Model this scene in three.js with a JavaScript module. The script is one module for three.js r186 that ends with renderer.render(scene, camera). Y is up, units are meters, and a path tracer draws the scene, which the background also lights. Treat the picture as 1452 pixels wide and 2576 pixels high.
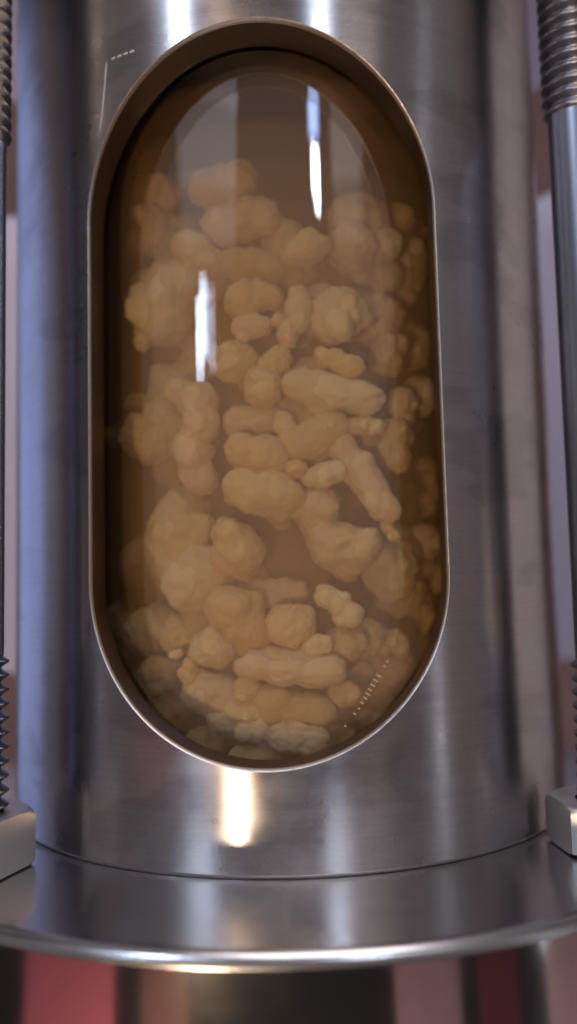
import * as THREE from 'three';
import { RectAreaLightUniformsLib } from 'three/addons/lights/RectAreaLightUniformsLib.js';
import { mergeVertices, mergeGeometries } from 'three/addons/utils/BufferGeometryUtils.js';
import { ImprovedNoise } from 'three/addons/math/ImprovedNoise.js';

// ---------------------------------------------------------------- camera, light, exposure
const CM = 0.01;                                   // all sizes below are written in centimetres
const scene = new THREE.Scene();
const FOCAL = 2144, HALF_H = 1288, HALF_W = 726;   // the lens, in pixels of a 1452 x 2576 picture
const EYE = [0.088, 3.09, 13.262], PITCH = 0.086, YAW = 0.002, ROLL = -0.024;
const camera = new THREE.PerspectiveCamera(2 * Math.atan(HALF_H / FOCAL) * 180 / Math.PI, HALF_W / HALF_H, 0.004, 20);
const toCamera = (() => {
  const ry = new THREE.Matrix4().set(Math.cos(YAW), 0, -Math.sin(YAW), 0, 0, 1, 0, 0, Math.sin(YAW), 0, Math.cos(YAW), 0, 0, 0, 0, 1);
  const rx = new THREE.Matrix4().set(1, 0, 0, 0, 0, Math.cos(PITCH), Math.sin(PITCH), 0, 0, -Math.sin(PITCH), Math.cos(PITCH), 0, 0, 0, 0, 1);
  const rz = new THREE.Matrix4().set(Math.cos(ROLL), Math.sin(ROLL), 0, 0, -Math.sin(ROLL), Math.cos(ROLL), 0, 0, 0, 0, 1, 0, 0, 0, 0, 1);
  return rz.multiply(rx).multiply(ry);
})();
camera.position.set(EYE[0] * CM, EYE[1] * CM, EYE[2] * CM);
camera.quaternion.setFromRotationMatrix(toCamera.clone().transpose());
camera.focus = 0.0945;
camera.userData.fStop = 10.5;
scene.add(camera);
const EXPOSURE = 1;
scene.background = new THREE.Color().setRGB(0.178, 0.160, 0.168);   // dim daylight of the room
RectAreaLightUniformsLib.init();

const rand = (() => { let s = 20731; return () => { s |= 0; s = s + 0x6D2B79F5 | 0; let t = Math.imul(s ^ s >>> 15, 1 | s); t = t + Math.imul(t ^ t >>> 7, 61 | t) ^ t; return ((t ^ t >>> 14) >>> 0) / 4294967296; }; })();
const noise = new ImprovedNoise();
const names = new Map();
function numbered(name) { const n = names.get(name) ?? 0; names.set(name, n + 1); return n ? `${name}_${String(n).padStart(3, '0')}` : name; }
function tag(o, label, category, group, kind) {
  if (label) o.userData.label = label;
  if (category) o.userData.category = category;
  if (group) o.userData.group = group;
  if (kind) o.userData.kind = kind;
  return o;
}
function thing(name, [x, y, z], turn, label, category, group) {
  const o = new THREE.Group(); o.name = numbered(name); o.position.set(x * CM, y * CM, z * CM); o.rotation.y = turn; scene.add(o);
  return tag(o, label, category, group);
}
function part(name, geometry, material, parent) {
  const m = new THREE.Mesh(geometry, material); m.name = parent === scene ? numbered(name) : name; m.castShadow = m.receiveShadow = true; parent.add(m); return m;
}
const cm = (g) => g.scale(CM, CM, CM);

// a lamp: a glowing sheet and an area light of its size just in front of it, facing the vessel
function glowingSheet(name, label, category, [x, y, z], target, w, h, color, radiance, glow, roll = 0) {
  const t = thing(name, [x, y, z], 0, label, category);
  const c = new THREE.Color().setRGB(...color);
  const frame = new THREE.Group();
  t.add(frame); frame.name = 'fitting';
  const e = new THREE.Vector3(x, y, z), a = new THREE.Vector3(...target);
  const m = new THREE.Matrix4().lookAt(a, e, new THREE.Vector3(0, 1, 0));
  frame.quaternion.setFromRotationMatrix(m);                     // its +z looks at the target
  frame.rotateZ(roll);
  const sheet = part('window_pane_light', cm(new THREE.BoxGeometry(w, h, 0.3)), new THREE.MeshStandardMaterial({ color: 0x202020, roughness: 0.9, emissive: c, emissiveIntensity: glow }), frame);
  sheet.castShadow = false;
  const l = new THREE.RectAreaLight(c, radiance, w * CM, h * CM);
  l.position.z = 0.6 * CM; l.rotation.y = Math.PI; frame.add(l);
  return t;
}
const around = (from, psi, el, dist) => {
  const p = psi * Math.PI / 180, e = el * Math.PI / 180;
  return [from[0] + dist * Math.sin(p) * Math.cos(e), from[1] + dist * Math.sin(e), from[2] + dist * Math.cos(p) * Math.cos(e)];
};
const GL = [-0.93, 6.15, 3.32], GR = [0.5, 8.2, 3.41], LOW = [-0.54, 0.55, 3.96];
// gaps of daylight between the slats of a blind: each its own bright strip
for (const [psi, el, w, h, k, label] of [
  [-36.3, 17.9, 0.36, 6.0, 75, 'right and higher bright strip of the left window blind'],
  [-38.4, 16.4, 0.36, 6.0, 75, 'left and lower bright strip of the left window blind'],
  [-32.2, 17.2, 0.16, 6.4, 40, 'faint thin strip at the right side of the left window blind']])
  glowingSheet('window_light', label, 'window', around(GL, psi, el, 60), GL, w, h, [0.60, 0.78, 1.0], k, 8);
for (const [psi, el, w, h, k, label] of [
  [18.3, 26.6, 0.7, 3.4, 70, 'left bright strip of the small right window'],
  [19.7, 25.9, 0.8, 4.4, 80, 'right longer bright strip of the small right window']])
  glowingSheet('window_light', label, 'window', around(GR, psi, el, 60), GR, w, h, [0.85, 0.93, 1.0], k, 8);
glowingSheet('window_light', 'dim blue window above the small white one on the right', 'window', around(GR, 18.6, 32, 60), GR, 4.2, 6.5, [0.40, 0.55, 1.0], 7, 0.8);
for (const [psi, wide, side, color, k0] of [[-34, 36, 'left', [0.95, 0.92, 1.0], 0.72], [35, 19, 'right', [1.0, 0.90, 0.86], 0.85]])
  [[37, 14, 1, 'upper pane'], [29, 7.5, 0.8, 'middle pane'], [24.2, 5.5, 0.5, 'lower pane'], [20.4, 4.8, 0.27, 'lowest dim pane'], [17, 4.5, 0.12, 'faint bottom pane']].forEach(([el, h, f, what], n) =>
    glowingSheet('window_light', `${what} of the pale curtained window high in front on the ${side}`, 'window', around([0, 8, 3.4], psi, el, 75), [0, 8, 3.4], wide - n * 1.5, h, color, k0 * f, 0.08 * f));
glowingSheet('window_light', 'bright skylight high in front on the left, streaking the steel above the window', 'window', around([-1.1, 9.8, 3.86], -40, 41, 60), [-1.1, 9.8, 3.86], 4.5, 9, [0.62, 0.76, 1.0], 58, 6);
glowingSheet('window_light', 'bright bluish skylight high in front on the right, streaking the steel above the window', 'window', around([0.6, 9.8, 3.95], 20, 42, 60), [0.6, 9.8, 3.95], 2.4, 9, [0.62, 0.78, 1.0], 50, 6);
glowingSheet('window_light', 'broad blue window behind on the left that tints the tube edge', 'window', around([-3.4, 6, 2], -128, 8, 46), [-3.4, 6, 2], 24, 46, [0.42, 0.53, 1.0], 0.8, 0.03);
glowingSheet('window_light', 'thin upright gap of daylight far to the right of the vessel', 'window', around([1.68, 2, 3.6], 59.5, 5, 60), [1.68, 6, 3.6], 1.2, 60, [0.80, 0.90, 1.0], 3, 0.4);
glowingSheet('ceiling_light', 'square white ceiling light high above the vessel', 'ceiling light', [4, 56, 14], [0, 0, 0], 30, 30, [1.0, 0.94, 0.97], 5, 0.6);
{
  const [x, y, z] = around(LOW, -19.5, -13.5, 36);
  const t = thing('table_lamp', [x, -25, z], 0, 'small warm table lamp with a bare bulb in front of the vessel', 'lamp');
  const brass = new THREE.MeshStandardMaterial({ color: 0x0c0a08, metalness: 0, roughness: 0.6 });
  part('base', cm(new THREE.CylinderGeometry(2.2, 2.6, 0.5, 40)).translate(0, 0.25 * CM, 0), brass, t);
  const stem = y + 25 - 1.8; 
  const bulb = new THREE.Color().setRGB(1.0, 0.75, 0.50);
  const b = part('bulb', cm(new THREE.SphereGeometry(1.5, 32, 20)).translate(0, (y + 25) * CM, 0), new THREE.MeshStandardMaterial({ color: 0x332b22, emissive: bulb, emissiveIntensity: 85 }), t);
  b.castShadow = false;
  if (stem > 0.6) part('stem', cm(new THREE.CylinderGeometry(0.3, 0.3, stem - 0.5, 20)).translate(0, (0.5 + (stem - 0.5) / 2) * CM, 0), brass, t);
  const l = new THREE.PointLight(bulb, 0.10); l.position.set(0, (y + 25) * CM, 0); l.castShadow = true; l.shadow.radius = 0.5; t.add(l);
}

// ---------------------------------------------------------------- textures and materials
function canvasTexture(w, h, paint, srgb) {
  const data = new Uint8Array(w * h * 4);
  for (let j = 0; j < h; j++) for (let i = 0; i < w; i++) { const c = paint(i, j); const k = (j * w + i) * 4; data[k] = c[0]; data[k + 1] = c[1]; data[k + 2] = c[2]; data[k + 3] = 255; }
  const t = new THREE.DataTexture(data, w, h); t.magFilter = THREE.LinearFilter; t.minFilter = THREE.LinearMipmapLinearFilter; t.generateMipmaps = true;
  t.wrapS = t.wrapT = THREE.RepeatWrapping; if (srgb) t.colorSpace = THREE.SRGBColorSpace; t.needsUpdate = true; return t;
}
const periodic = (x, y, s, px, py, z) => {   // noise that repeats over px, py
  const f = (a, b) => noise.noise(a * s, b * s, z);
  const u = x / px, v = y / py;
  return (f(x, y) * (1 - u) + f(x - px, y) * u) * (1 - v) + (f(x, y - py) * (1 - u) + f(x - px, y - py) * u) * v;
};
// lathe-turned steel: u runs along the axis, so the fine grooves are columns of the picture
const lines = Array.from({ length: 1024 }, () => rand());
const turned = canvasTexture(1024, 256, (i, j) => {
  const g = 128 + (lines[i] - 0.5) * 60 + (lines[(i >> 3) * 8] - 0.5) * 60;
  return [g, g, g];
});
turned.repeat.set(1 / 6, 1 / 12);
const smudge = canvasTexture(512, 512, (i, j) => {
  const n = periodic(i, j, 0.02, 512, 512, 1.7) + 0.6 * periodic(i, j, 0.055, 512, 512, 5.2) + 0.3 * periodic(i, j, 0.14, 512, 512, 9.7);
  const r = Math.max(60, Math.min(255, 178 + n * 62)); return [r, r, r];
});
smudge.repeat.set(1 / 7, 1 / 9);
const stains = canvasTexture(1024, 512, (i, j) => {
  const n = periodic(i, j, 0.012, 1024, 512, 2.9) + 0.45 * periodic(i, j, 0.04, 1024, 512, 6.3), fine = (lines[i] - 0.5) * 10 + periodic(i, j, 0.3, 1024, 512, 3.7) * 8;
  const st = Math.max(0, Math.min(1, (n - 0.12) * 9)), v = 238 + fine - 16 * st; return [Math.min(255, v), Math.min(255, v - 1), Math.min(255, v - 3)];
}, true);
stains.repeat.set(1 / 9, 1 / 13);
const striae = canvasTexture(1024, 64, (i, j) => { const v = 128 + 70 * periodic(i, j * 0.15, 0.035, 1024, 64 * 0.15, 2.6) + 30 * periodic(i, j * 0.3, 0.12, 1024, 64 * 0.3, 7.1); return [v, v, v]; });
const steel = new THREE.MeshPhysicalMaterial({ name: 'turned steel', color: new THREE.Color().setRGB(0.58, 0.535, 0.545), map: stains, metalness: 1, roughness: 0.44, roughnessMap: smudge, anisotropy: 0.92 });
const edgeSteel = new THREE.MeshStandardMaterial({ name: 'milled edge', color: new THREE.Color().setRGB(0.52, 0.475, 0.45), metalness: 1, roughness: 0.42 });
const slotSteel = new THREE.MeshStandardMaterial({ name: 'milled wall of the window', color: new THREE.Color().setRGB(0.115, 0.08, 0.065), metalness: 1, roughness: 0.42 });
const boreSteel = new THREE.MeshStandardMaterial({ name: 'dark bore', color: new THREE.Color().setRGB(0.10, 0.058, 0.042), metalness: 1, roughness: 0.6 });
const flangeSteel = new THREE.MeshPhysicalMaterial({ name: 'faced steel', color: new THREE.Color().setRGB(0.56, 0.545, 0.55), metalness: 1, roughness: 0.31, roughnessMap: smudge, anisotropy: 0.85 });
const rodSteel = new THREE.MeshStandardMaterial({ name: 'stud steel', color: new THREE.Color().setRGB(0.27, 0.28, 0.33), metalness: 1, roughness: 0.32 });
const nutSteel = new THREE.MeshStandardMaterial({ name: 'nut steel', color: new THREE.Color().setRGB(0.60, 0.57, 0.55), metalness: 1, roughness: 0.46 });
const glass = new THREE.MeshPhysicalMaterial({ name: 'clear glass', color: 0xffffff, roughness: 0, transmission: 1, thickness: 0, ior: 1.8, bumpMap: striae, bumpScale: 0.00002 });
const amber = new THREE.MeshPhysicalMaterial({ name: 'amber liquid', color: new THREE.Color().setRGB(0.92, 0.815, 0.625), roughness: 0, transmission: 1, thickness: 0, ior: 1.06 });

// ---------------------------------------------------------------- surface, background
const table = part('table_top', cm(new THREE.BoxGeometry(260, 3, 190)), new THREE.MeshStandardMaterial({ color: new THREE.Color().setRGB(0.010, 0.008, 0.007), roughness: 0.55 }), scene);
table.position.set(0, -26.5 * CM, 40 * CM); tag(table, 'dark table top under the steel vessel', 'table top', null, 'structure');
const wallMap = canvasTexture(256, 256, (i, j) => { const n = periodic(i, j, 0.03, 256, 256, 2.2) + 0.5 * periodic(i, j, 0.11, 256, 256, 6.6); return [150 + n * 40, 118 + n * 36, 112 + n * 34]; }, true);
const wall = part('background_wall', cm(new THREE.BoxGeometry(240, 150, 2)), new THREE.MeshStandardMaterial({ map: wallMap, roughness: 0.9 }), scene);
wall.position.set(0, 55 * CM, -62 * CM); tag(wall, 'dull brownish wall behind the vessel', 'wall', null, 'structure');
{
  const s = new THREE.Shape();                                  // a white sheet that stands behind the vessel
  s.moveTo(-8.5, 1.2); s.lineTo(9.6, 1.2); s.lineTo(9.4, 13.6); s.lineTo(8.0, 13.75); s.lineTo(6.9, 12.65); s.lineTo(5.6, 12.0); s.lineTo(-8.7, 12.3); s.closePath();
  const g = new THREE.ExtrudeGeometry(s, { depth: 0.06, bevelEnabled: false });
  const p = part('paper_sheet', cm(g), new THREE.MeshPhysicalMaterial({ color: new THREE.Color().setRGB(0.74, 0.69, 0.82), roughness: 1, transmission: 0.45, thickness: 0 }), scene);
  p.position.set(0, 0, -7 * CM); tag(p, 'white paper sheet standing behind the steel tube, seen in the gaps beside the studs', 'paper');
}
function cloth(label, color, psi0, psi1, r0, r1) {
  const n = 40, m = 14, pos = [], idx = [], z0 = rand() * 50;
  for (let side = 0; side < 2; side++) for (let j = 0; j <= m; j++) for (let i = 0; i <= n; i++) {
    const a = (psi0 + (psi1 - psi0) * i / n) * Math.PI / 180, r = r0 + (r1 - r0) * j / m;
    const x = r * Math.sin(a), z = r * Math.cos(a);
    const rim = Math.min(1, Math.min(i, n - i, j, m - j) / 2);
    const y = -24.98 + rim * (0.6 + 0.45 * noise.noise(x * 0.2, z * 0.2, z0)) - (side ? 0.12 * rim : 0);
    pos.push(x * CM, y * CM, z * CM);
  }
  const st = (n + 1) * (m + 1);
  for (let j = 0; j < m; j++) for (let i = 0; i < n; i++) {
    const a = j * (n + 1) + i, b = a + 1, c = a + n + 1, d = c + 1;
    idx.push(a, c, b, b, c, d, a + st, b + st, c + st, b + st, d + st, c + st);
  }
  const g = new THREE.BufferGeometry(); g.setAttribute('position', new THREE.Float32BufferAttribute(pos, 3)); g.setIndex(idx); g.computeVertexNormals();
  tag(part('folded_cloth', g, new THREE.MeshStandardMaterial({ color: new THREE.Color().setRGB(...color), roughness: 1 }), scene), label, 'cloth');
}
for (const [psi, wide, label] of [[-87, 24, 'tall dark cupboard to the left of the vessel'], [88, 15, 'tall dark cupboard to the right of the vessel']]) {
  const [x, , z] = around([0, 0, 0], psi, 0, 62);
  const t = thing('dark_cupboard', [x, -25, z], Math.atan2(-x, -z), label, 'cupboard');
  const wood = new THREE.MeshStandardMaterial({ color: new THREE.Color().setRGB(0.09, 0.07, 0.065), roughness: 0.6 });
  part('body', cm(new THREE.BoxGeometry(wide, 110, 18)).translate(0, 55 * CM, -9 * CM), wood, t);
  for (const k of [-1, 1]) part('door', cm(new THREE.BoxGeometry(wide / 2 - 0.6, 107, 1.4)).translate(k * wide / 4 * CM, 55 * CM, 0.7 * CM), wood, t);
}
{
  const [x, , z] = around([0, 0, 0], 111, 0, 55);
  const t = thing('white_door', [x, -25, z], Math.atan2(-x, -z), 'tall white door leaf to the right of the vessel, behind the dark cupboard', 'door');
  const paint = new THREE.MeshStandardMaterial({ color: new THREE.Color().setRGB(0.82, 0.74, 0.73), roughness: 0.7 });
  part('leaf', cm(new THREE.BoxGeometry(26, 110, 3)).translate(0, 55 * CM, 0), paint, t);
  for (const k of [0.27, 0.75]) part('panel', cm(new THREE.BoxGeometry(18, 40, 0.8)).translate(0, 110 * k * CM, 1.7 * CM), paint, t);
}
cloth('red cloth on the table at the left front of the flange', [0.62, 0.15, 0.18], -63, -40, 38, 105);
cloth('rust brown cloth on the table beside the red one', [0.22, 0.09, 0.07], -34, -23, 38, 105);
cloth('dusty mauve cloth on the table at the right front of the flange', [0.42, 0.24, 0.24], 22, 37, 38, 105);
cloth('dark maroon cloth on the table between the two paler ones', [0.14, 0.03, 0.04], 41, 51, 38, 105);
cloth('pale pink cloth on the table at the far right of the flange', [0.60, 0.36, 0.34], 58, 86, 38, 105);

// ---------------------------------------------------------------- steel tube with its window
const R = 4.0, RI = 3.5, TOP = 12.6, SLOT = { a: 2.059, yb: 3.203, yt: 7.52 }, SLOT_TURN = -0.058;
function mesh3(verts, normals, uvs, index) {
  const g = new THREE.BufferGeometry();
  g.setAttribute('position', new THREE.Float32BufferAttribute(verts, 3));
  if (normals) g.setAttribute('normal', new THREE.Float32BufferAttribute(normals, 3));
  if (uvs) g.setAttribute('uv', new THREE.Float32BufferAttribute(uvs, 2));
  g.setIndex(index); if (!normals) g.computeVertexNormals(); return cm(g);
}
function shellWithSlot(r, a, inward) {       // a cylinder of radius r left open where the window is
  const P = [], N = [], U = [], I = [], s = inward ? -1 : 1;
  const strip = (cols, rows) => {            // cols: [theta, y from, y to]
    const base = P.length / 3, n = cols.length;
    for (const [th, y0, y1] of cols) for (let j = 0; j <= rows; j++) {
      const y = y0 + (y1 - y0) * j / rows;
      P.push(r * Math.sin(th), y, r * Math.cos(th)); N.push(s * Math.sin(th), 0, s * Math.cos(th)); U.push(y, r * th);
    }
    for (let i = 0; i < n - 1; i++) for (let j = 0; j < rows; j++) {
      const p = base + i * (rows + 1) + j, q = p + rows + 1;
      if (inward) I.push(p, p + 1, q, q, p + 1, q + 1); else I.push(p, q, p + 1, q, q + 1, p + 1);
    }
  };
  const y0 = inward ? 0.3 : 0.05, edge = Math.asin(a / r), up = [], low = [];
  for (let k = 0; k <= 96; k++) {
    const t = Math.PI * (1 - k / 96), x = a * Math.cos(t), h = a * Math.sin(t), th = Math.asin(Math.max(-1, Math.min(1, x / r)));
    up.push([th, SLOT.yt + h, TOP]); low.push([th, y0, SLOT.yb - h]);
  }
  strip(up, 10); strip(low, 10);
  const rest = []; for (let k = 0; k <= 150; k++) rest.push([edge + (2 * Math.PI - 2 * edge) * k / 150, y0, TOP]);
  strip(rest, 20);
  return mesh3(P, N, U, I);
}
function outline(a) {                        // points of the window's edge with their outward directions
  const o = [];
  for (let k = 0; k < 110; k++) { const t = Math.PI * k / 110; o.push([a * Math.cos(t), SLOT.yt + a * Math.sin(t), Math.cos(t), Math.sin(t)]); }
  for (let k = 0; k < 60; k++) o.push([-a, SLOT.yt + (SLOT.yb - SLOT.yt) * k / 60, -1, 0]);
  for (let k = 0; k < 110; k++) { const t = Math.PI * (1 + k / 110); o.push([a * Math.cos(t), SLOT.yb + a * Math.sin(t), Math.cos(t), Math.sin(t)]); }
  for (let k = 0; k < 60; k++) o.push([a, SLOT.yb + (SLOT.yt - SLOT.yb) * k / 60, 1, 0]);
  return o;
}
function ring(rows) {                        // rows of equally many points, closed round the window
  const P = [], I = [], U = [], n = rows[0].length;
  rows.forEach((row, j) => { for (let i = 0; i <= n; i++) { P.push(...row[i % n]); U.push(j * 0.3, i * 0.05); } });
  for (let j = 0; j < rows.length - 1; j++) for (let i = 0; i < n; i++) { const p = j * (n + 1) + i, q = p + n + 1; I.push(p, p + 1, q, q, p + 1, q + 1); }
  return mesh3(P, null, U, I);
}
const onTube = (r, x) => Math.sqrt(Math.max(0, r * r - x * x));
const C = 0.028;                             // width of the broken edge
const chatter = outline(1).map((_, i) => 0.6 + 0.4 * Math.sin(i * 2.1) * Math.sin(i * 0.37 + 1) + 0.25 * (rand() - 0.5));
const lip = (f, depth) => outline(SLOT.a + C * f).map(([x, y], i) => [x, y, onTube(R, x) - depth * (0.75 + 0.35 * chatter[i])]);
const vessel = thing('steel_tube', [0, 0, 0], SLOT_TURN, 'turned stainless steel tube with a tall round-ended window, standing on the round flange', 'tube');
part('body', shellWithSlot(R, SLOT.a + C, false), steel, vessel);
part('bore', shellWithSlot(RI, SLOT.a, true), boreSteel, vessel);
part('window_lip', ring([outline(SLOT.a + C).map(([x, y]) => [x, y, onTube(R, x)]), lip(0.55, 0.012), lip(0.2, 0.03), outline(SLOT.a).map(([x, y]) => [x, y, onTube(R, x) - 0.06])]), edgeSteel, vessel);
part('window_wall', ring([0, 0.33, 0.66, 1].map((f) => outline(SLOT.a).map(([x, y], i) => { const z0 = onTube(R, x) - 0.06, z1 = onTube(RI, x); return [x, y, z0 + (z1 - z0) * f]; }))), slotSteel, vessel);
{ // relieved foot of the tube: the dark line where it meets the flange
  const pts = [[R, 0.05], [R - 0.01, 0.035], [R - 0.03, 0.014], [R - 0.03, 0.003], [RI, 0.003], [RI, 0.3]].map(([x, y]) => new THREE.Vector2(x, y));
  part('foot', cm(new THREE.LatheGeometry(pts, 160)), edgeSteel, vessel);
}
// scratched lines where the tool ran over at the upper left of the window
{
  const P = [], I = [];
  const groove = (pts, w) => pts.forEach(([x, y], i) => {
    const z = onTube(R + 0.003, x), b = P.length / 3, [nx, ny] = pts[Math.min(i + 1, pts.length - 1)], [ox, oy] = pts[Math.max(i - 1, 0)], l = Math.hypot(nx - ox, ny - oy) || 1;
    const dx = -(ny - oy) / l * w, dy = (nx - ox) / l * w;
    P.push(x - dx, y - dy, onTube(R + 0.002, x - dx), x, y, onTube(R + 0.006, x), x + dx, y + dy, onTube(R + 0.002, x + dx));
    if (i) for (const k of [0, 1]) I.push(b - 3 + k, b - 2 + k, b + k, b + k, b - 2 + k, b + 1 + k);
  });
  const line = [];
  for (let k = 0; k <= 14; k++) { const t = k / 14; line.push([-1.90 + 0.13 * t - 0.03 * t * t, 8.62 + 0.82 * t]); }
  groove(line, 0.008);
  for (let k = 0; k < 4; k++) { const x = -1.73 + k * 0.085; groove([[x, 9.46], [x + 0.03, 9.465], [x + 0.055, 9.455]], 0.012); }
  const sc = part('tool_mark', mesh3(P, null, null, I), new THREE.MeshStandardMaterial({ color: 0xd8d0cc, metalness: 0.6, roughness: 0.5, side: THREE.DoubleSide }), vessel);
}

// ---------------------------------------------------------------- flanges
const F = 5.8;
function flange(y, thick, label) {
  const t = thing('round_flange', [0, y, 0], 0, label, 'flange');
  const e = 0.13, pts = [[0.01, thick]];
  const faceR = F - e;
  for (let k = 1; k <= 10; k++) pts.push([faceR * k / 10, thick]);
  const top = pts.map(([x, v]) => new THREE.Vector2(x, v)).reverse();
  const lathe = (p) => { const g = new THREE.LatheGeometry(p, 220); const u = g.attributes.uv, q = g.attributes.position; for (let i = 0; i < q.count; i++) u.setXY(i, Math.hypot(q.getX(i), q.getZ(i)) - q.getY(i), u.getX(i) * 2 * Math.PI * 5); return cm(g); };
  part('top_face', lathe(top), flangeSteel, t);
  const rim = []; for (let k = 0; k <= 8; k++) { const a = Math.PI / 2 * k / 8; rim.push(new THREE.Vector2(faceR + e * Math.sin(a), thick - e + e * Math.cos(a))); }
  part('rounded_edge', lathe(rim.reverse()), rimSteel, t);
  part('side', lathe([new THREE.Vector2(0.01, 0), new THREE.Vector2(F - 0.1, 0), new THREE.Vector2(F, 0.1), new THREE.Vector2(F, thick * 0.5), new THREE.Vector2(F, thick - e)]), sideSteel, t);
  return t;
}
const rimSteel = new THREE.MeshStandardMaterial({ name: 'rounded rim', color: new THREE.Color().setRGB(0.47, 0.45, 0.45), metalness: 1, roughness: 0.33, roughnessMap: smudge });
const sideSteel = new THREE.MeshPhysicalMaterial({ name: 'flange side', color: new THREE.Color().setRGB(0.60, 0.57, 0.57), metalness: 1, roughness: 0.15, roughnessMap: smudge });
flange(-1.9, 1.9, 'wide round polished steel flange under the tube with a bright rounded front edge');
flange(TOP, 1.6, 'upper round steel flange at the top end of the tube');

{ // the vessel stands on a stout foot below its flange
  const t = thing('pedestal', [0, -25, 0], 0, 'dark steel pedestal under the lower flange', 'pedestal');
  part('column', cm(new THREE.CylinderGeometry(3.6, 3.9, 23, 96)).translate(0, 11.55 * CM, 0), slotSteel, t);
}
// ---------------------------------------------------------------- studs and nuts
function lathePart(pts, seg = 48) { return cm(new THREE.LatheGeometry(pts.map(([x, y]) => new THREE.Vector2(x, y)), seg)); }
function threadGeometry(y0, y1, core, crest, pitch) {
  const per = 14, rows = Math.round((y1 - y0) / pitch * per), seg = 40, P = [], I = [];
  for (let j = 0; j <= rows; j++) for (let i = 0; i <= seg; i++) {
    const th = i / seg * 2 * Math.PI, y = y0 + (y1 - y0) * j / rows;
    let f = (y / pitch + i / seg) % 1; f = Math.abs(f - 0.5) * 2;                // 0 at the crest, 1 in the root
    const k = Math.min(1, Math.max(0, (1 - f - 0.08) / 0.80)), end = Math.min(1, (j) / per, (rows - j) / per);
    const r = core + (crest - core) * k * (0.25 + 0.75 * end);
    P.push(r * Math.sin(th), y, r * Math.cos(th));
  }
  for (let j = 0; j < rows; j++) for (let i = 0; i < seg; i++) { const p = j * (seg + 1) + i, q = p + seg + 1; I.push(p, p + 1, q, q, p + 1, q + 1); }
  return mesh3(P, null, null, I);
}
function stud(x, z, low, high, label) {
  const t = thing('threaded_stud', [x, 0, z], 0, label, 'stud', null);
  part('shank', lathePart([[0.36, low - 0.2], [0.36, low - 0.1], [0.365, low], [0.365, high], [0.36, high + 0.1]]), rodSteel, t);
  part('thread', threadGeometry(0.3, low, 0.335, 0.425, 0.162), rodSteel, t);
  part('thread', threadGeometry(high, TOP + 0.1, 0.345, 0.425, 0.162), rodSteel, t);
  return t;
}
stud(-3.62, 3.38, 2.46, 8.45, 'steel stud at the left edge, smooth in the middle and threaded at both ends');
stud(3.80, 3.05, 2.24, 8.76, 'steel stud at the right edge, coarse bright thread above its smooth shank');
function nut(x, z, turn, h, label) {
  const t = thing('hex_nut', [x, 0, z], turn, label, 'nut');
  const rc = 0.75, seg = 72, P = [], I = [], hexR = (th) => { const s = Math.PI / 3, d = ((th % s) + s) % s - s / 2; return rc * Math.cos(s / 2) / Math.cos(d); };
  const lim = [[0.40, h - 0.02, 1], [0.66, h, 1], [0.70, h - 0.012, 1], [0.735, h - 0.04, 1], [0.76, h - 0.075, 1], [0.8, h - 0.12, 1], [0.8, h * 0.5, 1], [0.8, 0.06, 1], [0.76, 0.045, 1], [0.70, 0.02, 1], [0.62, 0.004, 1]];
  const rows = lim.length;
  for (const [r, y] of lim) for (let i = 0; i <= seg; i++) { const th = i / seg * 2 * Math.PI, q = Math.min(r, hexR(th)); P.push(q * Math.sin(th), y, q * Math.cos(th)); }
  for (let j = 0; j < rows - 1; j++) for (let i = 0; i < seg; i++) { const p = j * (seg + 1) + i, q = p + seg + 1; I.push(p, q, p + 1, p + 1, q, q + 1); }
  let g = new THREE.BufferGeometry(); g.setAttribute('position', new THREE.Float32BufferAttribute(P, 3)); g.setIndex(I); g = g.toNonIndexed();
  g.computeVertexNormals();
  const q = g.attributes.position, n = g.attributes.normal;      // smooth within a face, sharp between the six faces
  const groups = new Map(), key = (i) => `${q.getX(i).toFixed(4)},${q.getY(i).toFixed(4)},${q.getZ(i).toFixed(4)}`;
  for (let i = 0; i < q.count; i++) { const k = key(i); if (!groups.has(k)) groups.set(k, []); groups.get(k).push([n.getX(i), n.getY(i), n.getZ(i)]); }
  const out = new Float32Array(q.count * 3);
  for (let i = 0; i < q.count; i++) { let sx = 0, sy = 0, sz = 0; for (const [a, b, c] of groups.get(key(i))) if (a * n.getX(i) + b * n.getY(i) + c * n.getZ(i) > 0.72) { sx += a; sy += b; sz += c; } const l = Math.hypot(sx, sy, sz) || 1; out[i * 3] = sx / l; out[i * 3 + 1] = sy / l; out[i * 3 + 2] = sz / l; }
  g.setAttribute('normal', new THREE.BufferAttribute(out, 3));
  part('body', cm(g), nutSteel, t);
  return t;
}
nut(-3.65, 3.38, 0.698, 0.62, 'bright hexagonal steel nut at the lower left, on the flange beside the tube');
nut(3.74, 3.08, 0.087, 0.55, 'hexagonal steel nut at the lower right with a warm glint on its corner');

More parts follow.
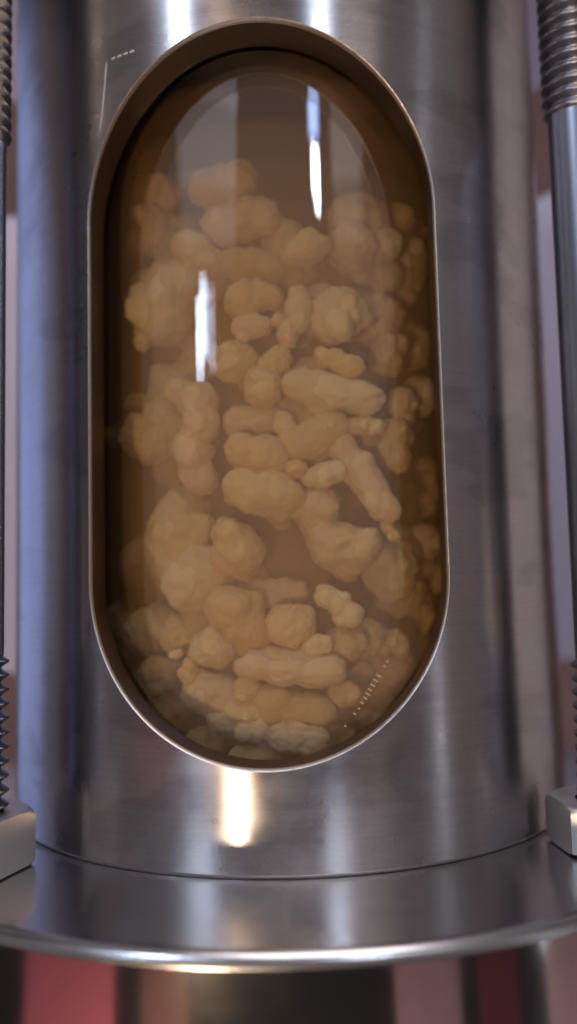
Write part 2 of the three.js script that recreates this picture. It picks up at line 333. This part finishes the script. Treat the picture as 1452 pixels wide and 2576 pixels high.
// ---------------------------------------------------------------- glass tube and liquid
let glassTube;
{
  const o = 3.46, i = 3.31;
  const t = glassTube = thing('glass_tube', [0, 0, 0], 0, 'clear glass tube inside the steel, with two tall glare streaks', 'glass tube');
  part('wall', cm(new THREE.LatheGeometry([[i, 0.35], [i, 11.9], [i + 0.02, 11.95], [o - 0.03, 11.95], [o, 11.9], [o, 0.35], [o - 0.03, 0.3], [i + 0.02, 0.3], [i, 0.35]].reverse().map(([x, y]) => new THREE.Vector2(x, y)), 200)), glass, t);
  // the cloudy liquid: faint scattering shells that thicken inwards to an opaque murk
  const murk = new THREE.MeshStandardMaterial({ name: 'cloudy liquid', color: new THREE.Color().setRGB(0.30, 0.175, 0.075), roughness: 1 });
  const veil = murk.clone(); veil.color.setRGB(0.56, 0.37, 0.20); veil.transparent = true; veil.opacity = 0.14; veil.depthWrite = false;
  const shell = (r, k) => {
    const core = [[0.01, 0.72]], top = [7.35, 9.2, 8.75, 8.3, 7.8][k];
    for (let j = 0; j <= 50; j++) core.push([r + (k === 1 ? 0.0 : 0.06) * noise.noise(j * 0.35, 2.7 + k, 0.4), 0.75 + (top - 0.75) * j / 50]);
    for (let j = 1; j <= 10; j++) { const a = Math.PI / 2 * j / 10; core.push([Math.max(0.01, r * Math.cos(a)), top + 0.9 * Math.sin(a)]); }
    return cm(new THREE.LatheGeometry(core.map(([x, y]) => new THREE.Vector2(x, y)), 120));
  };
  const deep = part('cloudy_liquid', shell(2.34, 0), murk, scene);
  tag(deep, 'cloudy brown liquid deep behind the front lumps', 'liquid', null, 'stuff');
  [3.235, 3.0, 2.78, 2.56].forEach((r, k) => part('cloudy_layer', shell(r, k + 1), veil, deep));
  const l = part('liquid', cm(new THREE.CylinderGeometry(3.29, 3.29, 10.6, 160, 1)).translate(0, 6.0 * CM, 0), amber, scene);
  tag(l, 'brown amber liquid that fills the glass tube between the pale lumps', 'liquid', null, 'stuff');
}

// ---------------------------------------------------------------- the lumps
const ray = new THREE.Matrix4().copy(toCamera).transpose();
function lookAlong(px, py) { return new THREE.Vector3((px - HALF_W) / FOCAL, -(py - HALF_H) / FOCAL, -1).applyMatrix4(ray).normalize(); }
function spotInside(px, py, r) {             // where the line of sight through that point of the window first comes within r of the axis, in cm
  const d = lookAlong(px, py), [ox, oy, oz] = EYE;
  const a = d.x * d.x + d.z * d.z, b = ox * d.x + oz * d.z, c = ox * ox + oz * oz - r * r, D = b * b - a * c;
  const t = D > 0 ? (-b - Math.sqrt(D)) / a : -b / a;
  return new THREE.Vector3(ox + t * d.x, oy + t * d.y, oz + t * d.z);
}
const ico = (() => { const g = new THREE.IcosahedronGeometry(1, 13); g.deleteAttribute('normal'); g.deleteAttribute('uv'); return mergeVertices(g, 1e-5); })();
function lumpGeometry(lobes, A, B) {         // a knobbly body about A x B x 1, grown from overlapping balls
  const balls = [], n = Math.max(2, Math.ceil(Math.max(A, B) / 0.3)), reach = Math.max(A, B) - 0.8;
  for (let k = 0; k < n; k++) { const t = (k / (n - 1) - 0.5) * 2 * Math.max(0, reach), w = 0.25 * (rand() - 0.5); balls.push(A > B ? [t, w, 0, 0.72 + 0.3 * (rand() - 0.5)] : [w, t, 0, 0.72 + 0.3 * (rand() - 0.5)]); }
  for (let k = 0; k < lobes + 2 + Math.round(reach * 2); k++) {
    const u = rand() * 2 - 1, t = rand() * 2 * Math.PI, s = Math.sqrt(1 - u * u), d = 0.45 + 0.5 * rand();
    balls.push([d * A * s * Math.cos(t) * 0.8, d * B * u * 0.8, d * s * Math.sin(t) * 0.8, 0.30 + 0.26 * rand()]);
  }
  const g = ico.clone(), p = g.attributes.position, z0 = rand() * 90, K = 11;
  let hi = [0, 0, 0];
  for (let i = 0; i < p.count; i++) {
    let x = p.getX(i) * A, y = p.getY(i) * B, z = p.getZ(i); const l = Math.hypot(x, y, z); x /= l; y /= l; z /= l;
    let sum = 1e-9;
    for (const [bx, by, bz, br] of balls) { const e = x * bx + y * by + z * bz, q = e * e - (bx * bx + by * by + bz * bz) + br * br; if (q > 0) { const r = e + Math.sqrt(q); if (r > 0) sum += Math.exp(K * r); } }
    let r = Math.max(0.3, Math.log(sum) / K);
    const X = x * r, Y = y * r, Z = z * r;
    r += 0.10 * noise.noise(X * 1.5 + z0, Y * 1.5, Z * 1.5) + 0.095 * noise.noise(X * 2.9 + z0, Y * 3.2, Z * 3.2) + 0.045 * noise.noise(X * 6.5, Y * 7 + z0, Z * 7) + 0.010 * noise.noise(X * 17, Y * 17, Z * 17 + z0);
    p.setXYZ(i, x * r, y * r, z * r);
    hi = [Math.max(hi[0], Math.abs(x * r)), Math.max(hi[1], Math.abs(y * r)), Math.max(hi[2], Math.abs(z * r))];
  }
  g.scale(1 / hi[0], 1 / hi[1], 1 / hi[2]);
  return g;
}
const tones = [[0.92, 0.80, 0.64], [0.88, 0.74, 0.52], [0.93, 0.79, 0.69], [0.85, 0.69, 0.45], [0.92, 0.83, 0.69]].map((c) => new THREE.MeshPhysicalMaterial({ name: 'pale curd', color: new THREE.Color().setRGB(...c), roughness: 1, transmission: 0.42, thickness: 0 }));
const INNER = 3.22;
function lump(px, py, hw, hh, rot, depth, lobes, label, group, tone) {
  const k = 1.29 * 10.2 / FOCAL, sx = hw * k, sy = hh * k, sz = Math.min(sx, sy) * 0.92;
  const far = INNER - depth * 0.6 - sz * 0.95, at = spotInside(px, py, Math.max(0.2, far));
  const d = (EYE[2] - at.z) / 10.2;
  const g = lumpGeometry(lobes, sx / sz, sy / sz);
  g.scale(sx * d, sy * d, sz * d);
  g.rotateX((rand() - 0.5) * 0.3); g.rotateZ(-rot * Math.PI / 180); g.computeVertexNormals();
  // whatever would reach through the glass is pressed back to its inside
  const p = g.attributes.position; let moved = false;
  for (let i = 0; i < p.count; i++) { const x = p.getX(i) + at.x, z = p.getZ(i) + at.z, r = Math.hypot(x, z); if (r > INNER) { const q = INNER - 0.02 * (1 - Math.exp(-(r - INNER))); p.setX(i, x * q / r - at.x); p.setZ(i, z * q / r - at.z); moved = true; } }
  if (moved) g.computeVertexNormals();
  const m = part('curd_lump', cm(g), tones[tone ?? Math.floor(rand() * tones.length)], scene);
  m.position.copy(at).multiplyScalar(CM);
  tag(m, label, 'curd lump', group);
  return m;
}
const G = 'pale curd lumps in the glass tube';
const LUMPS = [
  // centre in the photograph (1452 wide), half width, half height, turn, depth behind the glass, lobes, label
  [390, 575, 60, 62, 0, 0.8, 4, 'dim rounded lump at the top left of the pile, below the arch'],
  [560, 470, 74, 52, -10, 0.9, 4, 'pale hazy lump highest in the window, behind the left grey reflection'],
  [395, 490, 48, 46, 0, 1.0, 4, 'faint hazy lump high at the left, almost lost in the brown liquid'],
  [905, 545, 66, 50, 10, 0.9, 4, 'hazy lump high at the right, just right of the right glare streak'],
  [1000, 560, 40, 44, 0, 1.0, 4, 'faint hazy lump highest at the right side of the liquid'],
  [504, 642, 64, 44, 33, 0.5, 4, 'tilted oval lump directly below the dark gap at the upper left'],
  [609, 560, 86, 58, -6, 0.75, 5, 'broad pinkish lump topmost in the middle, left of the right glare streak'],
  [423, 765, 78, 96, 18, 0.3, 5, 'large blurred lump left of the long left glare streak'],
  [363, 852, 26, 28, 0, 0.45, 2, 'small lump hanging from the lower left of the large blurred one'],
  [630, 665, 76, 46, 8, 0.75, 5, 'ochre lump in shade under the broad topmost one'],
  [642, 750, 64, 40, -8, 0.5, 4, 'flat oval lump above the small nub and right of the left glare streak'],
  [632, 824, 44, 32, 0, 0.42, 3, 'short oval lump touching the small nub on its left'],
  [595, 905, 50, 52, 20, 0.38, 4, 'rounded lump whose edge touches the lower right of the left glare streak'],
  [770, 628, 56, 40, -20, 0.5, 3, 'pale two-bulged lump under the tip of the right glare streak'],
  [883, 622, 62, 56, 0, 0.7, 5, 'soft grey lump at the upper right, second from the pale two-bulged one'],
  [962, 618, 42, 36, 0, 0.6, 3, 'small rounded lump highest at the right side'],
  [940, 695, 62, 42, 10, 1.0, 4, 'brown shaded lump under the small rounded one at the right'],
  [752, 775, 30, 54, 8, 0.38, 3, 'upright finger-shaped lump left of the large smooth bright one'],
  [852, 795, 66, 58, -38, 0.2, 3, 'large smooth bright lump right of the upright finger-shaped one'],
  [722, 842, 30, 32, 0, 0.35, 3, 'round lump at the foot of the upright finger-shaped one'],
  [700, 804, 15, 17, 20, 0.4, 2, 'tiny nub squeezed between two ovals in the upper middle'],
  [950, 784, 50, 42, 0, 0.8, 4, 'ochre lump half hidden behind the large smooth bright one'],
  [850, 908, 58, 27, 21, 0.2, 3, 'pale bean-shaped lump lying under the grey triangular gap'],
  [974, 888, 44, 48, 0, 0.6, 4, 'pale yellow lump right of the grey triangular gap'],
  [1036, 872, 40, 44, 0, 1.0, 4, 'dim lump by the right edge beside the pale yellow one'],
  [1016, 700, 38, 58, 0, 1.0, 4, 'dim upright lump by the right edge of the glass, highest there'],
  [690, 912, 40, 34, -30, 0.45, 7, 'small knobbly lump in the centre above the big lying one'],
  [836, 988, 108, 54, 11, 0.2, 6, 'big lying lump with a notched top in the right middle'],
  [664, 972, 40, 44, 0, 0.32, 3, 'round smooth lump left of the big lying one'],
  [640, 1060, 64, 44, 0, 0.65, 5, 'shaded oval lump above the bone-shaped one'],
  [718, 1075, 24, 36, -15, 0.5, 2, 'slim upright lump below the left end of the big lying one'],
  [792, 1102, 80, 44, -27, 0.38, 5, 'bent arm-shaped lump that slopes down to the left in the middle'],
  [918, 1075, 42, 26, 5, 0.3, 6, 'ring of small pale knobs round a dark hole, at the right'],
  [996, 1122, 42, 58, -5, 0.4, 6, 'crumbly lump right of the ring of knobs'],
  [918, 1205, 112, 40, 55, 0.2, 4, 'long carrot-shaped lump that slopes down to the right'],
  [984, 1336, 17, 28, -45, 0.25, 2, 'small pointed tip at the lower end of the carrot-shaped lump'],
  [812, 1194, 50, 31, -15, 0.28, 3, 'smooth oval lump with a short bright scratch of light across it'],
  [746, 1180, 24, 20, 0, 0.35, 2, 'little nub wedged left of the smooth oval with the scratch of light'],
  [650, 1142, 70, 46, 12, 0.2, 4, 'upper half of the bone-shaped pair in the centre'],
  [668, 1243, 88, 56, 12, 0.15, 5, 'lower broad half of the bone-shaped pair in the centre'],
  [800, 1288, 54, 56, -20, 0.42, 3, 'round lump under the smooth oval, right of the bone-shaped pair'],
  [1010, 1030, 34, 46, 0, 0.5, 3, 'upright lump right of the big lying one, above the crumbly lump'],
  [1052, 1000, 38, 44, 0, 0.7, 4, 'dim lump touching the right edge level with the big lying one'],
  [1066, 1228, 38, 62, 0, 1.1, 4, 'dim upright lump at the right edge beside the carrot-shaped lump'],
  [504, 1050, 50, 74, 5, 0.28, 4, 'tall pale lump below the end of the left glare streak'],
  [492, 1160, 43, 70, -12, 0.32, 4, 'tall lump hanging below the other tall one, left of the centre'],
  [453, 985, 32, 28, -35, 0.5, 3, 'small tilted lump at the lower end of the left glare streak'],
  [408, 1050, 46, 42, 0, 0.6, 4, 'round yellowish lump left of the two tall ones'],
  [356, 1018, 38, 26, 0, 0.8, 3, 'small orange lump near the left edge'],
  [375, 1112, 62, 50, 10, 0.5, 5, 'lumpy yellowish piece lowest of the cluster at the left edge'],
  [300, 1098, 30, 26, 0, 1.0, 3, 'faint small lump closest to the left edge'],
  [452, 1345, 76, 98, 18, 0.32, 4, 'large round lump at the lower left with a wide brow'],
  [592, 1372, 66, 72, -35, 0.2, 3, 'upper round end of the long slanting lump below the centre'],
  [498, 1455, 74, 72, -40, 0.24, 4, 'lower end of the long slanting lump, at the lower left'],
  [609, 1561, 62, 84, -36, 0.12, 2, 'big angular bright lump with flat sides, below the dark amber gap'],
  [392, 1584, 62, 56, 0, 0.42, 6, 'orange-tinted lump near the lower left rim'],
  [460, 1600, 46, 44, 0, 0.5, 5, 'knobbly lump right of the orange-tinted one'],
  [534, 1630, 50, 47, 0, 0.22, 4, 'grey round lump left of the big angular one'],
  [478, 1692, 24, 30, 0, 0.22, 3, 'small pale upright nub under the grey round lump'],
  [443, 1646, 16, 11, -20, 0.25, 2, 'tiny white crumb left of the grey round lump'],
  [403, 1695, 48, 42, 0, 0.35, 5, 'rounded lump below the tiny white crumb'],
  [541, 1748, 66, 48, 20, 0.28, 5, 'wide lump under the small pale nub'],
  [306, 1570, 38, 50, 0, 0.8, 4, 'dim lump against the lower left rim'],
  [324, 1652, 42, 44, 0, 0.9, 4, 'dark lump against the rim under the dim one at the lower left'],
  [423, 1788, 54, 42, 0, 0.7, 4, 'dim brown lump near the rim at the bottom left'],
  [625, 1740, 30, 32, 0, 0.32, 3, 'small round lump right of the wide one near the bottom'],
  [622, 1788, 48, 32, 0, 0.34, 4, 'flat lump under the small round one near the bottom'],
  [635, 1838, 36, 24, 0, 0.26, 3, 'bright little bun near the bottom rim'],
  [572, 1815, 42, 33, 0, 0.4, 4, 'lump left of the bright little bun'],
  [655, 1905, 64, 30, 0, 0.45, 4, 'flat lump lying on the very bottom of the window'],
  [524, 1868, 46, 36, 0, 0.7, 4, 'dim lump at the bottom rim, left of the flat one'],
  [700, 1492, 64, 32, 0, 0.9, 4, 'amber-stained lump deep in the dark gap below the centre'],
  [736, 1572, 54, 46, 0, 0.18, 8, 'popcorn-like knobbly lump right of the big angular one'],
  [799, 1622, 32, 24, -20, 0.22, 3, 'small lobe at the lower right of the popcorn-like lump'],
  [852, 1523, 56, 34, 38, 0.22, 3, 'bright tilted oval right of the popcorn-like lump'],
  [868, 1372, 76, 72, 0, 0.3, 4, 'large smooth lump at the right below the carrot tip'],
  [982, 1432, 70, 70, 0, 0.5, 6, 'rough lump right of the large smooth one'],
  [1062, 1370, 40, 44, 0, 0.8, 4, 'dim lump at the right edge above the rough one'],
  [725, 1684, 116, 46, 6, 0.18, 5, 'longest lying lump, under the popcorn-like one near the bottom'],
  [869, 1618, 44, 44, 0, 0.4, 5, 'pinkish lump right of the longest lying one'],
  [933, 1612, 44, 44, 0, 0.6, 5, 'soft lump between the pinkish one and the rim at the right'],
  [986, 1622, 34, 32, 0, 0.6, 4, 'small lump nearest to the right rim beside the soft one'],
  [866, 1750, 34, 30, 0, 0.4, 3, 'rounded lump left of the row of tool marks'],
  [741, 1780, 88, 48, 4, 0.3, 6, 'wide yellowish lump beneath the longest lying one'],
  [746, 1858, 68, 38, 8, 0.26, 5, 'curved bun-like lump in the middle of the bottom rim'],
  [967, 1682, 62, 54, 0, 0.8, 5, 'dim broad lump behind the row of tool marks'],
  [1085, 1440, 42, 42, 0, 0.9, 4, 'dim round lump at the right edge below the middle'],
  [1052, 1532, 34, 50, 0, 1.0, 4, 'dim upright lump at the right rim, beneath the round one'],
  [933, 1815, 38, 32, 0, 0.8, 4, 'dim lump by the lower right rim, under the tool marks'],
  [852, 1855, 38, 28, 0, 0.7, 4, 'small dim lump at the bottom right next to the curved bun'],
  [984, 1778, 34, 32, 0, 1.0, 3, 'faint lump in the lower right close to the rim'],
];
for (const [px, py, hw, hh, rot, depth, lobes, label] of LUMPS) lump(px, py, hw, hh, rot, depth, lobes, label);
// the second layer, half hidden behind the first
for (let k = 0; k < 66; k++) {
  const py = 610 + 1250 * ((k + 0.5) / 66), px = 690 + (rand() * 2 - 1) * 340 * (py > 1700 ? 0.7 : 1);
  if ([[712, 1425, 100], [470, 560, 70], [545, 855, 60], [900, 868, 55], [862, 1260, 60], [400, 900, 60], [800, 690, 50], [420, 1230, 70]].some(([x, y, r]) => Math.hypot(px - x, (py - y) * 1.1) < r)) continue;
  lump(px, py, 62 + rand() * 30, 55 + rand() * 26, rand() * 180, 0.75 + rand() * 0.75, 4, 'dim lump deep in the liquid, half hidden behind the front lumps', G);
}

// the short bright tool marks low on the right, on the outside of the glass
{
  const P = [], I = [];
  for (const [px, py, len] of [[975, 1664, 8], [968, 1676, 7], [953, 1700, 13], [945, 1712, 12], [938, 1724, 14], [931, 1735, 13], [925, 1746, 13], [919, 1756, 12], [911, 1768, 9], [903, 1782, 7], [893, 1796, 8], [869, 1826, 6]]) {
    const ux = 0.86 * len / 2, uy = 0.5 * len / 2, b = P.length / 3, w = 1.6;
    for (const [dx, dy] of [[-ux - 0.5 * w, -uy + w], [ux - 0.5 * w, uy + w], [ux + 0.5 * w, uy - w], [-ux + 0.5 * w, -uy - w]]) { const q = spotInside(px + dx, py + dy, 3.468); P.push(q.x, q.y, q.z); }
    I.push(b, b + 2, b + 1, b, b + 3, b + 2);
  }
  const m = part('tool_mark', mesh3(P, null, null, I), new THREE.MeshStandardMaterial({ color: new THREE.Color().setRGB(0.50, 0.36, 0.24), roughness: 0.6, side: THREE.DoubleSide }), glassTube);
  tag(m, 'row of short bright tool marks');
}
// ---------------------------------------------------------------- render
const renderer = new THREE.WebGLRenderer({ antialias: true });
renderer.setSize(577, 1024);
renderer.toneMapping = THREE.LinearToneMapping;
renderer.toneMappingExposure = EXPOSURE;
renderer.shadowMap.enabled = true;
renderer.render(scene, camera);
